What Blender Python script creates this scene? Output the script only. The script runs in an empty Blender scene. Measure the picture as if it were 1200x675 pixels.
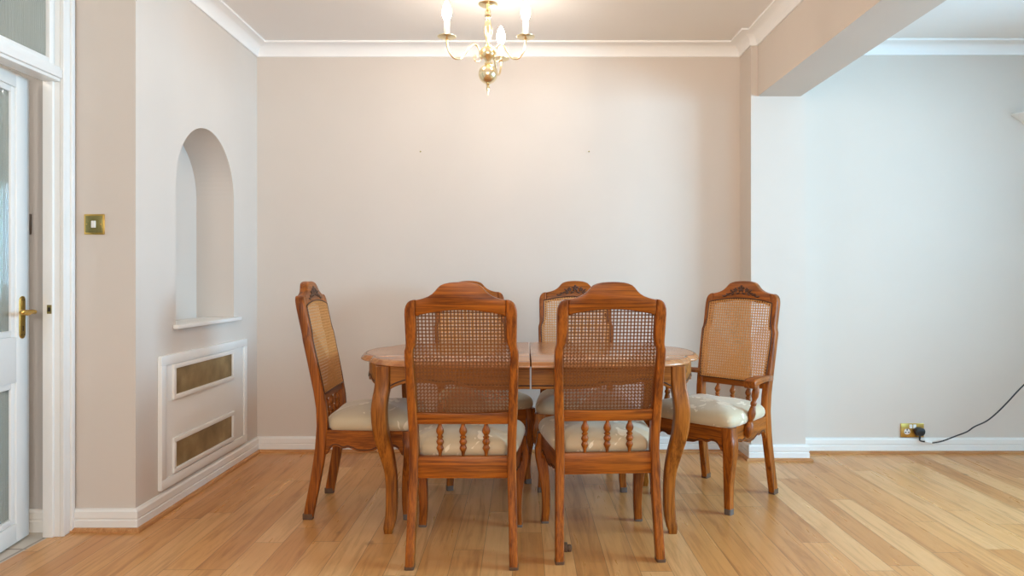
import bpy, bmesh, math, random
from mathutils import Vector, Matrix
random.seed(7)
sc = bpy.context.scene
COL = sc.collection
PI = math.pi

# ------------------------------------------------------------------ helpers
def lin(r, g, b):
    f = lambda c: (c/255/12.92) if c/255 <= .04045 else ((c/255+.055)/1.055)**2.4
    return (f(r), f(g), f(b), 1)

def finish(bm, name, smooth=35):
    bmesh.ops.recalc_face_normals(bm, faces=bm.faces)
    me = bpy.data.meshes.new(name)
    bm.to_mesh(me); bm.free()
    if smooth:
        me.shade_smooth()
        me.set_sharp_from_angle(angle=math.radians(smooth))
    return me

def obj(name, bm, mats, parent=None, smooth=35):
    me = bm if isinstance(bm, bpy.types.Mesh) else finish(bm, name, smooth)
    if not isinstance(mats, (list, tuple)): mats = [mats]
    if len(me.materials) == 0:
        for m in mats: me.materials.append(m)
    o = bpy.data.objects.new(name, me); COL.objects.link(o)
    if parent: o.parent = parent
    return o

def empty(name, loc=(0,0,0), rz=0):
    o = bpy.data.objects.new(name, None); COL.objects.link(o)
    o.location = loc; o.rotation_euler = (0, 0, rz); o.empty_display_size = .1
    return o

def tag(o, label, cat, group=None, kind=None):
    o['label'] = label; o['category'] = cat
    if group: o['group'] = group
    if kind: o['kind'] = kind
    return o

def struct(o, label=None, cat=None):
    o['kind'] = 'structure'
    if label: o['label'] = label
    if cat: o['category'] = cat
    return o

def B(): return bmesh.new()

def box(bm, x0, x1, y0, y1, z0, z1, bev=0, mat=0, seg=2):
    t = bmesh.new()
    v = [t.verts.new((x, y, z)) for x in (x0, x1) for y in (y0, y1) for z in (z0, z1)]
    for f in ((0,1,3,2),(4,6,7,5),(0,4,5,1),(2,3,7,6),(0,2,6,4),(1,5,7,3)):
        t.faces.new([v[i] for i in f])
    if bev: bmesh.ops.bevel(t, geom=t.edges[:], offset=bev, segments=seg, affect='EDGES', profile=.5)
    for f in t.faces: f.material_index = mat
    merge(bm, t); return bm

def merge(bm, t, mtx=None):
    vm = {}
    for v in t.verts: vm[v] = bm.verts.new(mtx @ v.co if mtx else v.co)
    for f in t.faces:
        try:
            g = bm.faces.new([vm[v] for v in f.verts]); g.material_index = f.material_index; g.smooth = f.smooth
        except ValueError: pass
    t.free()

def loft(bm, rings, cap=True, mat=0, closed=True):
    rv = [[bm.verts.new(p) for p in r] for r in rings]
    n = len(rv[0])
    for a, b in zip(rv, rv[1:]):
        for i in range(n if closed else n-1):
            j = (i+1) % n
            f = bm.faces.new((a[i], a[j], b[j], b[i])); f.material_index = mat
    if cap and closed:
        for r in (rv[0], rv[-1]):
            f = bm.faces.new(r); f.material_index = mat
    return rv

def rrect(hx, hy, r, n=3):
    """rounded rectangle points"""
    r = min(r, hx*.98, hy*.98); pts = []
    for cx, cy, a0 in ((hx-r, hy-r, 0), (-hx+r, hy-r, 90), (-hx+r, -hy+r, 180), (hx-r, -hy+r, 270)):
        for k in range(n+1):
            a = math.radians(a0+90*k/n)
            pts.append((cx+r*math.cos(a), cy+r*math.sin(a)))
    return pts

def lathe(bm, prof, c=(0,0), n=20, mat=0):
    rings = [[(c[0]+r*math.cos(2*PI*k/n), c[1]+r*math.sin(2*PI*k/n), z) for k in range(n)] for r, z in prof]
    loft(bm, rings, True, mat); return bm

def catmull(pts, sub=6):
    P = [Vector(p) for p in pts]; out = []
    for i in range(len(P)-1):
        p0 = P[max(i-1, 0)]; p1 = P[i]; p2 = P[i+1]; p3 = P[min(i+2, len(P)-1)]
        for k in range(sub):
            t = k/sub
            out.append(.5*((2*p1)+(p2-p0)*t+(2*p0-5*p1+4*p2-p3)*t*t+(3*p1-p0-3*p2+p3)*t**3))
    out.append(P[-1]); return out

def tube(bm, pts, r, n=8, mat=0, closed=False):
    P = [Vector(p) for p in pts]; N = len(P); rings = []
    prev = None
    for i in range(N):
        if closed: t = P[(i+1) % N]-P[i-1]
        else: t = P[min(i+1, N-1)]-P[max(i-1, 0)]
        t.normalize()
        if prev is None:
            u = t.cross(Vector((0,0,1)))
            if u.length < 1e-3: u = t.cross(Vector((0,1,0)))
        else: u = prev - t*prev.dot(t)
        u.normalize(); prev = u; w = t.cross(u)
        rr = r[i] if isinstance(r, (list, tuple)) else r
        rings.append([P[i]+rr*(u*math.cos(2*PI*k/n)+w*math.sin(2*PI*k/n)) for k in range(n)])
    if closed: rings.append(rings[0])
    loft(bm, rings, not closed, mat); return bm

def ellipsoid(bm, c, rx, ry, rz, rot=0, u=10, v=6, mat=0):
    """rotated about y through c"""
    t = bmesh.new()
    bmesh.ops.create_uvsphere(t, u_segments=u, v_segments=v, radius=1)
    m = Matrix.Translation(c) @ Matrix.Rotation(rot, 4, 'Y') @ Matrix.Diagonal((rx, ry, rz, 1))
    for f in t.faces: f.material_index = mat; f.smooth = True
    merge(bm, t, m)

def prism_xz(bm, pts, yf, hy, mat=0, bev=0):
    """outline in x,z extruded in y; yf(z) gives the middle y"""
    t = bmesh.new()
    a = [t.verts.new((x, yf(z)-hy, z)) for x, z in pts]
    b = [t.verts.new((x, yf(z)+hy, z)) for x, z in pts]
    n = len(pts)
    t.faces.new(a); t.faces.new(b[::-1])
    for i in range(n):
        j = (i+1) % n; t.faces.new((a[i], a[j], b[j], b[i]))
    bmesh.ops.recalc_face_normals(t, faces=t.faces)
    if bev:
        es = [e for e in t.edges if (e.verts[0] in a and e.verts[1] in a) or (e.verts[0] in b and e.verts[1] in b)]
        bmesh.ops.bevel(t, geom=es, offset=bev, segments=2, affect='EDGES', profile=.5)
    for f in t.faces: f.material_index = mat
    merge(bm, t); return bm

def interp(tab, z):
    if z <= tab[0][0]: return tab[0][1]
    for (a, va), (b, vb) in zip(tab, tab[1:]):
        if z <= b: return va+(vb-va)*(z-a)/(b-a)
    return tab[-1][1]

def sweep(bm, path, prof, side=1, mat=0):
    """profile (offset, z) swept along a plan polyline with mitred corners; offset goes to the left (side=1) of travel"""
    P = [Vector(p) for p in path]; n = len(P); rings = []
    for i in range(n):
        d0 = (P[i]-P[i-1]).normalized() if i else None
        d1 = (P[i+1]-P[i]).normalized() if i < n-1 else None
        n0 = Vector((-d0.y, d0.x))*side if d0 else None
        n1 = Vector((-d1.y, d1.x))*side if d1 else None
        if n0 is None: m = n1
        elif n1 is None: m = n0
        else:
            m = n0+n1; m = m/max(.2, m.dot(n0))
        rings.append([(P[i].x+m.x*o, P[i].y+m.y*o, z) for o, z in prof])
    loft(bm, rings, True, mat); return bm

# ------------------------------------------------------------------ materials
def newmat(name):
    m = bpy.data.materials.new(name); m.use_nodes = True
    nt = m.node_tree; bs = nt.nodes['Principled BSDF']
    return m, nt, bs

def N(nt, t, **kw):
    n = nt.nodes.new(t)
    for k, v in kw.items():
        if k.startswith('i_'):
            key = k[2:]
            n.inputs[int(key) if key.isdigit() else key.replace('_', ' ')].default_value = v
        else: setattr(n, k, v)
    return n

def math_(nt, op, a, b=None):
    n = nt.nodes.new('ShaderNodeMath'); n.operation = op
    for i, v in enumerate((a, b)):
        if v is None: continue
        if isinstance(v, (int, float)): n.inputs[i].default_value = v
        else: nt.links.new(v, n.inputs[i])
    return n.outputs[0]

def ramp(nt, fac, stops):
    r = nt.nodes.new('ShaderNodeValToRGB'); e = r.color_ramp.elements
    while len(e) < len(stops): e.new(.5)
    for el, (p, c) in zip(e, stops): el.position = p; el.color = c
    nt.links.new(fac, r.inputs[0]); return r.outputs[0]

def simple(name, col, rough=.5, metal=0, spec=.5, noise=0, nscale=8, bump=0, bscale=120, coat=0):
    m, nt, bs = newmat(name)
    bs.inputs['Base Color'].default_value = col; bs.inputs['Roughness'].default_value = rough
    bs.inputs['Metallic'].default_value = metal; bs.inputs['Specular IOR Level'].default_value = spec
    bs.inputs['Coat Weight'].default_value = coat
    tc = N(nt, 'ShaderNodeTexCoord')
    if noise:
        n = N(nt, 'ShaderNodeTexNoise', i_Scale=nscale, i_Detail=4.0); nt.links.new(tc.outputs['Object'], n.inputs['Vector'])
        d = tuple(c*(1-noise) for c in col[:3])+(1,); u = tuple(min(1, c*(1+noise)) for c in col[:3])+(1,)
        nt.links.new(ramp(nt, n.outputs['Fac'], [(.3, d), (.7, u)]), bs.inputs['Base Color'])
    if bump:
        n = N(nt, 'ShaderNodeTexNoise', i_Scale=bscale, i_Detail=3.0); nt.links.new(tc.outputs['Object'], n.inputs['Vector'])
        b = N(nt, 'ShaderNodeBump', i_Strength=bump, i_Distance=.002)
        nt.links.new(n.outputs['Fac'], b.inputs['Height']); nt.links.new(b.outputs[0], bs.inputs['Normal'])
    return m

def wood(name, light, dark, axis='Z', rough=.4, coat=.08, fine=55, stretch=.045):
    m, nt, bs = newmat(name)
    tc = N(nt, 'ShaderNodeTexCoord'); mp = N(nt, 'ShaderNodeMapping')
    s = [1, 1, 1]; s['XYZ'.index(axis)] = stretch
    mp.inputs['Scale'].default_value = s
    oi = N(nt, 'ShaderNodeObjectInfo')
    off = N(nt, 'ShaderNodeVectorMath', operation='ADD')
    rv = N(nt, 'ShaderNodeCombineXYZ')
    r10 = math_(nt, 'MULTIPLY', oi.outputs['Random'], 7.3)
    for i in range(3): nt.links.new(r10, rv.inputs[i])
    nt.links.new(tc.outputs['Object'], off.inputs[0]); nt.links.new(rv.outputs[0], off.inputs[1])
    nt.links.new(off.outputs[0], mp.inputs['Vector'])
    n1 = N(nt, 'ShaderNodeTexNoise', i_Scale=fine, i_Detail=5.0, i_Roughness=.6, i_Distortion=.6)
    n2 = N(nt, 'ShaderNodeTexNoise', i_Scale=fine*4.5, i_Detail=3.0)
    for n in (n1, n2): nt.links.new(mp.outputs[0], n.inputs['Vector'])
    mixv = math_(nt, 'ADD', math_(nt, 'MULTIPLY', n1.outputs['Fac'], .7), math_(nt, 'MULTIPLY', n2.outputs['Fac'], .3))
    mid = tuple((a+b)/2 for a, b in zip(light, dark))
    nt.links.new(ramp(nt, mixv, [(.38, dark), (.5, mid), (.62, light)]), bs.inputs['Base Color'])
    bs.inputs['Roughness'].default_value = rough
    bs.inputs['Specular IOR Level'].default_value = .28
    bs.inputs['Coat Weight'].default_value = coat; bs.inputs['Coat Roughness'].default_value = .25
    b = N(nt, 'ShaderNodeBump', i_Strength=.12, i_Distance=.001)
    nt.links.new(mixv, b.inputs['Height']); nt.links.new(b.outputs[0], bs.inputs['Normal'])
    return m

PAINT = simple('greige_wall_paint', lin(213, 202, 191), .75, noise=.012, nscale=3, bump=.05, bscale=260, spec=.25)
CEIL = simple('ceiling_paint', lin(238, 234, 230), .8, noise=.01, nscale=2, spec=.2)
WHITE = simple('white_gloss_paint', lin(236, 234, 229), .38, noise=.01, nscale=6)
CORN = simple('white_cornice_paint', lin(242, 240, 237), .6, noise=.008, nscale=5)
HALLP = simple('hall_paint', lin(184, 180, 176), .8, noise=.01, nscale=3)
BRASS = simple('polished_brass', lin(214, 176, 96), .28, 1, noise=.05, nscale=30)
BRASSD = simple('aged_brass', lin(150, 138, 88), .42, 1, noise=.12, nscale=60)
CHANB = simple('glare_paled_brass', lin(248, 232, 192), .24, 1, noise=.04, nscale=40)  # brass paled, glare put into its base colour
DARKH = simple('dark_recess', lin(40, 32, 26), .7)
PLASTW = simple('white_plastic', lin(236, 234, 230), .35)
PLASTB = simple('black_plastic', lin(34, 35, 38), .4, bump=.05)
CABLE = simple('black_cable', lin(40, 40, 43), .45)
CAP = simple('grey_glide', lin(98, 86, 78), .5, noise=.1, nscale=90)
CAPD = simple('brown_glide', lin(92, 66, 46), .5, noise=.15, nscale=90)
OAKZ = wood('oak_upright_grain', lin(168, 92, 22), lin(98, 45, 6), 'Z')
OAKX = wood('oak_cross_grain', lin(170, 93, 22), lin(98, 46, 6), 'X')
OAKY = wood('oak_depth_grain', lin(168, 92, 24), lin(98, 46, 7), 'Y')
TABZ = wood('table_oak_upright', lin(170, 102, 32), lin(106, 56, 10), 'Z')
TABX = wood('table_oak_cross', lin(166, 102, 34), lin(108, 58, 14), 'X')
TOPX = wood('tabletop_oak', lin(196, 138, 88), lin(160, 100, 56), 'X', rough=.22, coat=.5, fine=30)
STAIN = simple('dark_stain_line', lin(62, 34, 18), .5, noise=.1, nscale=80)
CARVE = simple('dark_carved_oak', lin(78, 42, 18), .5, noise=.15, nscale=120)
CANE = simple('woven_cane', lin(200, 140, 76), .5, noise=.14, nscale=160)
CANEB = simple('cane_reverse_shaded', lin(122, 70, 22), .65, noise=.14, nscale=160)  # duller back of the cane, darkened further to carry backlit shade
BEAD = wood('oak_beading', lin(204, 150, 96), lin(168, 110, 62), 'X', rough=.4, coat=.1)
BEADY = wood('oak_beading_depth', lin(204, 150, 96), lin(168, 110, 62), 'Y', rough=.4, coat=.1)

def fabric():
    m, nt, bs = newmat('cream_damask')
    tc = N(nt, 'ShaderNodeTexCoord')
    n0 = N(nt, 'ShaderNodeTexNoise', i_Scale=13.0, i_Detail=1.0)
    nt.links.new(tc.outputs['Object'], n0.inputs['Vector'])
    mx = N(nt, 'ShaderNodeVectorMath', operation='MULTIPLY_ADD')
    mx.inputs[1].default_value = (.13, .13, .13)
    nt.links.new(n0.outputs['Color'], mx.inputs[0]); nt.links.new(tc.outputs['Object'], mx.inputs[2])
    vo = N(nt, 'ShaderNodeTexVoronoi', feature='F1', i_Scale=8.5); nt.links.new(mx.outputs[0], vo.inputs['Vector'])
    v2 = N(nt, 'ShaderNodeTexVoronoi', feature='DISTANCE_TO_EDGE', i_Scale=21.0); nt.links.new(mx.outputs[0], v2.inputs['Vector'])
    f = math_(nt, 'SUBTRACT', vo.outputs['Distance'], math_(nt, 'MULTIPLY', v2.outputs['Distance'], .9))
    nt.links.new(ramp(nt, f, [(.185, lin(226, 209, 180)), (.215, lin(194, 173, 140))]), bs.inputs['Base Color'])
    bs.inputs['Roughness'].default_value = .6; bs.inputs['Sheen Weight'].default_value = .3
    wf = N(nt, 'ShaderNodeTexNoise', i_Scale=420.0); nt.links.new(tc.outputs['Object'], wf.inputs['Vector'])
    b = N(nt, 'ShaderNodeBump', i_Strength=.15, i_Distance=.001)
    nt.links.new(wf.outputs['Fac'], b.inputs['Height']); nt.links.new(b.outputs[0], bs.inputs['Normal'])
    return m
FAB = fabric()

def floor_mat():
    m, nt, bs = newmat('oak_plank_floor')
    L = nt.links.new
    tc = N(nt, 'ShaderNodeTexCoord'); sp = N(nt, 'ShaderNodeSeparateXYZ'); L(tc.outputs['Object'], sp.inputs[0])
    W, LEN = .118, 1.15
    u = math_(nt, 'DIVIDE', math_(nt, 'SUBTRACT', sp.outputs[0], .197), W)
    i = math_(nt, 'FLOOR', u); fu = math_(nt, 'SUBTRACT', u, i)
    wn = N(nt, 'ShaderNodeTexWhiteNoise', noise_dimensions='1D'); L(i, wn.inputs['W'])
    v = math_(nt, 'ADD', math_(nt, 'DIVIDE', sp.outputs[1], LEN), math_(nt, 'MULTIPLY', wn.outputs['Value'], 5.37))
    j = math_(nt, 'FLOOR', v); fv = math_(nt, 'SUBTRACT', v, j)
    cij = N(nt, 'ShaderNodeCombineXYZ'); L(i, cij.inputs[0]); L(j, cij.inputs[1])
    w2 = N(nt, 'ShaderNodeTexWhiteNoise', noise_dimensions='2D'); L(cij.outputs[0], w2.inputs['Vector'])
    base = ramp(nt, w2.outputs['Value'], [(0, lin(198, 136, 74)), (.3, lin(210, 149, 86)), (.65, lin(216, 158, 96)), (1, lin(224, 173, 116))])
    # grain
    gx = N(nt, 'ShaderNodeCombineXYZ')
    L(math_(nt, 'MULTIPLY', sp.outputs[0], 26), gx.inputs[0]); L(math_(nt, 'MULTIPLY', sp.outputs[1], 1.7), gx.inputs[1])
    L(math_(nt, 'MULTIPLY', w2.outputs['Value'], 40), gx.inputs[2])
    g = N(nt, 'ShaderNodeTexNoise', i_Scale=1.0, i_Detail=6.0, i_Roughness=.62, i_Distortion=1.1); L(gx.outputs[0], g.inputs['Vector'])
    gcol = ramp(nt, g.outputs['Fac'], [(.3, lin(196, 178, 160)), (.5, lin(244, 240, 236)), (.72, lin(255, 255, 255))])
    mul = N(nt, 'ShaderNodeMix', data_type='RGBA', blend_type='MULTIPLY'); mul.inputs[0].default_value = .75
    L(base, mul.inputs[6]); L(gcol, mul.inputs[7])
    # knots
    kx = N(nt, 'ShaderNodeCombineXYZ'); L(math_(nt, 'MULTIPLY', sp.outputs[0], 5.5), kx.inputs[0]); L(math_(nt, 'MULTIPLY', sp.outputs[1], 2.6), kx.inputs[1])
    kn = N(nt, 'ShaderNodeTexNoise', i_Scale=6.0, i_Detail=2.0); L(kx.outputs[0], kn.inputs['Vector'])
    kadd = N(nt, 'ShaderNodeVectorMath', operation='MULTIPLY_ADD'); kadd.inputs[1].default_value = (.12, .12, .12)
    L(kn.outputs['Color'], kadd.inputs[0]); L(kx.outputs[0], kadd.inputs[2])
    kv = N(nt, 'ShaderNodeTexVoronoi', i_Scale=1.0); L(kadd.outputs[0], kv.inputs['Vector'])
    ksel = math_(nt, 'GREATER_THAN', N_sep(nt, kv.outputs['Color']), .45)
    kd = ramp(nt, kv.outputs['Distance'], [(.03, (1, 1, 1, 1)), (.10, (0, 0, 0, 1))])
    kf = math_(nt, 'MULTIPLY', math_(nt, 'MULTIPLY', kd, ksel), .6)
    mk = N(nt, 'ShaderNodeMix', data_type='RGBA'); L(kf, mk.inputs[0]); L(mul.outputs[2], mk.inputs[6]); mk.inputs[7].default_value = lin(104, 66, 38)
    # seams
    def near(fr, wd):
        a = math_(nt, 'LESS_THAN', fr, wd); b = math_(nt, 'GREATER_THAN', fr, 1-wd)
        return math_(nt, 'MAXIMUM', a, b)
    seam = math_(nt, 'MAXIMUM', near(fu, .011), near(fv, .0014))
    sf = math_(nt, 'MULTIPLY', seam, .55)
    ms = N(nt, 'ShaderNodeMix', data_type='RGBA'); L(sf, ms.inputs[0]); L(mk.outputs[2], ms.inputs[6]); ms.inputs[7].default_value = lin(96, 60, 34)
    L(ms.outputs[2], bs.inputs['Base Color'])
    rr = ramp(nt, g.outputs['Fac'], [(.3, (.36,)*3+(1,)), (.7, (.26,)*3+(1,))]); L(rr, bs.inputs['Roughness'])
    b = N(nt, 'ShaderNodeBump', i_Strength=.25, i_Distance=.001)
    hh = math_(nt, 'SUBTRACT', math_(nt, 'MULTIPLY', g.outputs['Fac'], .25), seam)
    L(hh, b.inputs['Height']); L(b.outputs[0], bs.inputs['Normal'])
    return m
def N_sep(nt, c):
    s = nt.nodes.new('ShaderNodeSeparateColor'); nt.links.new(c, s.inputs[0]); return s.outputs[0]
FLOOR = floor_mat()

def tile_mat():
    m, nt, bs = newmat('hall_stone_tile')
    tc = N(nt, 'ShaderNodeTexCoord')
    br = N(nt, 'ShaderNodeTexBrick', i_Scale=1.0, i_Mortar_Size=.006, i_Brick_Width=.4, i_Row_Height=.4)
    br.offset = 0
    br.inputs['Color1'].default_value = lin(206, 196, 182); br.inputs['Color2'].default_value = lin(198, 188, 174); br.inputs['Mortar'].default_value = lin(150, 140, 128)
    nt.links.new(tc.outputs['Object'], br.inputs['Vector']); nt.links.new(br.outputs['Color'], bs.inputs['Base Color'])
    bs.inputs['Roughness'].default_value = .45
    return m
TILE = tile_mat()

def grille_mat():
    m, nt, bs = newmat('brass_mesh_grille')
    tc = N(nt, 'ShaderNodeTexCoord')
    n = N(nt, 'ShaderNodeTexNoise', i_Scale=9.0, i_Detail=4.0); nt.links.new(tc.outputs['Object'], n.inputs['Vector'])
    c = ramp(nt, n.outputs['Fac'], [(.3, lin(134, 112, 72)), (.55, lin(164, 140, 96)), (.75, lin(186, 164, 118))])
    sp = N(nt, 'ShaderNodeSeparateXYZ'); nt.links.new(tc.outputs['Object'], sp.inputs[0])
    a = math_(nt, 'SINE', math_(nt, 'MULTIPLY', sp.outputs[1], 900)); b = math_(nt, 'SINE', math_(nt, 'MULTIPLY', sp.outputs[2], 900))
    h = math_(nt, 'GREATER_THAN', math_(nt, 'MULTIPLY', a, b), .25)
    mx = N(nt, 'ShaderNodeMix', data_type='RGBA'); nt.links.new(math_(nt, 'MULTIPLY', h, .5), mx.inputs[0])
    nt.links.new(c, mx.inputs[6]); mx.inputs[7].default_value = lin(84, 64, 40)
    nt.links.new(mx.outputs[2], bs.inputs['Base Color'])
    bs.inputs['Metallic'].default_value = .35; bs.inputs['Roughness'].default_value = .5
    return m
GRILLE = grille_mat()

def reeded():
    m, nt, bs = newmat('reeded_glass')
    out = nt.nodes['Material Output']
    bs.inputs['Base Color'].default_value = lin(214, 220, 216); bs.inputs['Roughness'].default_value = .06
    bs.inputs['Transmission Weight'].default_value = .85
    tc = N(nt, 'ShaderNodeTexCoord')
    n = N(nt, 'ShaderNodeTexNoise', i_Scale=60.0); nt.links.new(tc.outputs['Object'], n.inputs['Vector'])
    bp = N(nt, 'ShaderNodeBump', i_Strength=.1, i_Distance=.001); nt.links.new(n.outputs['Fac'], bp.inputs['Height'])
    nt.links.new(bp.outputs[0], bs.inputs['Normal'])
    tr = N(nt, 'ShaderNodeBsdfTranslucent'); tr.inputs['Color'].default_value = lin(206, 214, 208)
    mx = N(nt, 'ShaderNodeMixShader'); mx.inputs[0].default_value = .22
    nt.links.new(bs.outputs[0], mx.inputs[1]); nt.links.new(tr.outputs[0], mx.inputs[2]); nt.links.new(mx.outputs[0], out.inputs[0])
    return m
REED = reeded()

def clear_glass():
    m, nt, bs = newmat('clear_window_glass')
    out = nt.nodes['Material Output']
    tr = N(nt, 'ShaderNodeBsdfTransparent'); gl = N(nt, 'ShaderNodeBsdfGlossy'); gl.inputs['Roughness'].default_value = .02
    fr = N(nt, 'ShaderNodeFresnel'); fr.inputs[0].default_value = 1.45
    mx = N(nt, 'ShaderNodeMixShader')
    nt.links.new(fr.outputs[0], mx.inputs[0]); nt.links.new(tr.outputs[0], mx.inputs[1]); nt.links.new(gl.outputs[0], mx.inputs[2])
    nt.links.new(mx.outputs[0], out.inputs[0]); return m
CLEAR = clear_glass()

def emit(name, col, st):
    m, nt, bs = newmat(name)
    bs.inputs['Base Color'].default_value = (1, 1, 1, 1)
    bs.inputs['Emission Color'].default_value = col; bs.inputs['Emission Strength'].default_value = st
    return m
BULB = emit('lit_candle_bulb', (1, .85, .70, 1), 160)

# ------------------------------------------------------------------ camera
HC = 1.08; FPX = 820.0
cam = bpy.data.cameras.new('camera'); co = bpy.data.objects.new('camera', cam); COL.objects.link(co)
co.location = (0, 0, HC); co.rotation_euler = (PI/2, 0, 0)
cam.sensor_width = 36; cam.lens = FPX/1200*36
cam.shift_x = -13/1200; cam.shift_y = -10.5/1200
cam.clip_start = .05
sc.camera = co

# ------------------------------------------------------------------ room shell
YB = 4.385; YR = 4.35; XL = -1.667; XD = -1.94; YC = 3.01; ZC = 2.55
PX0, PX1, PY = 1.36, 1.685, 4.175; BX0, BX1, BZ = 1.40, 1.655, 2.17
YN = -1.6; XR = 4.6
b = B(); box(b, -1.985, XR, YN, YB, -.06, 0); struct(obj('floor', b, FLOOR, smooth=0), 'honey oak plank floor', 'floor')
b = B(); box(b, -3.4, -1.985, YN, YC, -.06, -.001); struct(obj('floor_hall', b, TILE, smooth=0), 'pale stone tiled hall floor beyond the door', 'floor')
b = B(); box(b, -3.5, XR+.1, YN-.1, YB+.1, ZC, ZC+.08); struct(obj('ceiling', b, CEIL, smooth=0), 'white painted ceiling', 'ceiling')
b = B(); box(b, XL, PX0+.02, YB, YB+.12, 0, ZC); struct(obj('wall_back', b, PAINT, smooth=0), 'greige wall behind the dining table', 'wall')
b = B(); box(b, PX0+.02, XR+.1, YR, YB+.12, 0, ZC); struct(obj('wall_right', b, PAINT, smooth=0), 'pale wall of the adjoining room at right', 'wall')
b = B(); box(b, PX0, PX1, PY, YB+.01, 0, ZC)
struct(obj('wall_pier', b, PAINT, smooth=0), 'painted pier carrying the beam end', 'wall')
b = B(); box(b, BX0, BX1, YN, PY+.02, BZ, ZC)
struct(obj('beam', b, PAINT, smooth=0), 'boxed ceiling beam between the two rooms', 'beam')
b = B(); box(b, BX0, BX1, YN, 1.1, 0, BZ); struct(obj('wall_nib_light_block', b, PAINT, smooth=0), 'unseen wall nib under the near beam end, lengthened to block light', 'wall')  # unseen nib, lengthened to keep warm dining daylight off the right wall

# chimney breast with arched niche
NY0, NY1, NZ0, ND = 3.358, 4.032, .853, .215
NR = (NY1-NY0)/2; NZS = 1.87-NR; NYC = (NY0+NY1)/2
b = B()
arch = [(NY0, NZ0)]+[(NYC-NR*math.cos(PI*k/40), NZS+NR*math.sin(PI*k/40)) for k in range(41)]+[(NY1, NZ0)]
V = lambda x, y, z: b.verts.new((x, y, z))
def quad(pts): b.faces.new([V(*p) for p in pts])
quad([(XL, YC, 0), (XL, NY0, 0), (XL, NY0, ZC), (XL, YC, ZC)])
quad([(XL, NY1, 0), (XL, YB+.1, 0), (XL, YB+.1, ZC), (XL, NY1, ZC)])
quad([(XL, NY0, 0), (XL, NY1, 0), (XL, NY1, NZ0), (XL, NY0, NZ0)])
for k in range(1, len(arch)-2):
    (y0, z0), (y1, z1) = arch[k], arch[k+1]
    quad([(XL, y0, z0), (XL, y1, z1), (XL, y1, ZC), (XL, y0, ZC)])
for (y0, z0), (y1, z1) in zip(arch, arch[1:]+arch[:1]):
    quad([(XL, y0, z0), (XL-ND, y0, z0), (XL-ND, y1, z1), (XL, y1, z1)])
for k in range(1, len(arch)-2):
    (y0, z0), (y1, z1) = arch[k], arch[k+1]
    quad([(XL-ND, y0, NZ0), (XL-ND, y0, z0), (XL-ND, y1, z1), (XL-ND, y1, NZ0)])
XE = XL-.4
quad([(XL, YC, 0), (XL, YC, ZC), (-3.4, YC, ZC), (-3.4, YC, 0)])
quad([(-3.4, YC, 0), (-3.4, YC, ZC), (-3.4, YB+.1, ZC), (-3.4, YB+.1, 0)])
quad([(-3.4, YB+.1, 0), (-3.4, YB+.1, ZC), (XL, YB+.1, ZC), (XL, YB+.1, 0)])
bmesh.ops.remove_doubles(b, verts=b.verts, dist=1e-5)
struct(obj('wall_left', b, PAINT, smooth=0), 'chimney breast wall with an arched niche', 'wall')

# door wall
DY0, DY1 = 2.16, 2.93; FZ = 2.42; XF = -2.005
b = B(); box(b, XF, XD, YN, DY0-.06, 0, ZC); box(b, XF, XD, DY0-.06, YC, FZ+.03, ZC)
struct(obj('wall_door', b, PAINT, smooth=0), 'greige wall that holds the hall doorway', 'wall')
# hall shell
b = B(); box(b, -3.45, -3.4, YN, YC, 0, ZC); struct(obj('wall_hall', b, HALLP, smooth=0), 'hall wall beyond the doorway', 'wall')
b = B(); box(b, -3.4, XF-.001, YC-.012, YC-.001, 0, ZC); struct(obj('wall_hall_end', b, HALLP, smooth=0), 'grey hall end wall seen past the door edge', 'wall')
# near wall with two windows
WZ0, WZ1 = .75, 2.25
W1 = (-1.1, .9); W2 = (2.1, 4.3); V0, V1 = 1.25, 2.38   # unseen dining window added as fill, raised to keep under-table floor shaded
b = B()
for x0, x1 in ((-3.5, W1[0]), (W1[1], W2[0]), (W2[1], XR+.1)): box(b, x0, x1, YN-.12, YN, 0, ZC)
for (x0, x1), z0, z1 in ((W1, V0, V1), (W2, WZ0, WZ1)): box(b, x0, x1, YN-.12, YN, 0, z0); box(b, x0, x1, YN-.12, YN, z1, ZC)
struct(obj('wall_near', b, PAINT, smooth=0), 'window wall facing the dining table', 'wall')
b = B(); EY0, EY1 = .9, 3.1
box(b, XR, XR+.1, YN, EY0, 0, ZC); box(b, XR, XR+.1, EY1, YB, 0, ZC); box(b, XR, XR+.1, EY0, EY1, 0, WZ0); box(b, XR, XR+.1, EY0, EY1, WZ1, ZC)
struct(obj('wall_far_right', b, PAINT, smooth=0), 'end wall of the adjoining room', 'wall')
for i, ((x0, x1), za, zb_) in enumerate(((W1, V0, V1), (W2, WZ0, WZ1))):
    b = B(); t = .06
    box(b, x0, x1, YN-.09, YN-.03, za, za+t, .006); box(b, x0, x1, YN-.09, YN-.03, zb_-t, zb_, .006)
    for x in (x0+t/2, (x0+x1)/2, x1-t/2): box(b, x-t/2, x+t/2, YN-.088, YN-.032, za+t, zb_-t, .006)
    w = struct(obj('window_%d' % (i+2), b, WHITE), 'unseen white framed window', 'window')
    for xa, xb in ((x0+t, (x0+x1)/2-t/2), ((x0+x1)/2+t/2, x1-t)):
        g = B(); box(g, xa, xb, YN-.062, YN-.056, za+t, zb_-t); obj('pane', g, CLEAR, w, 0)

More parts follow.
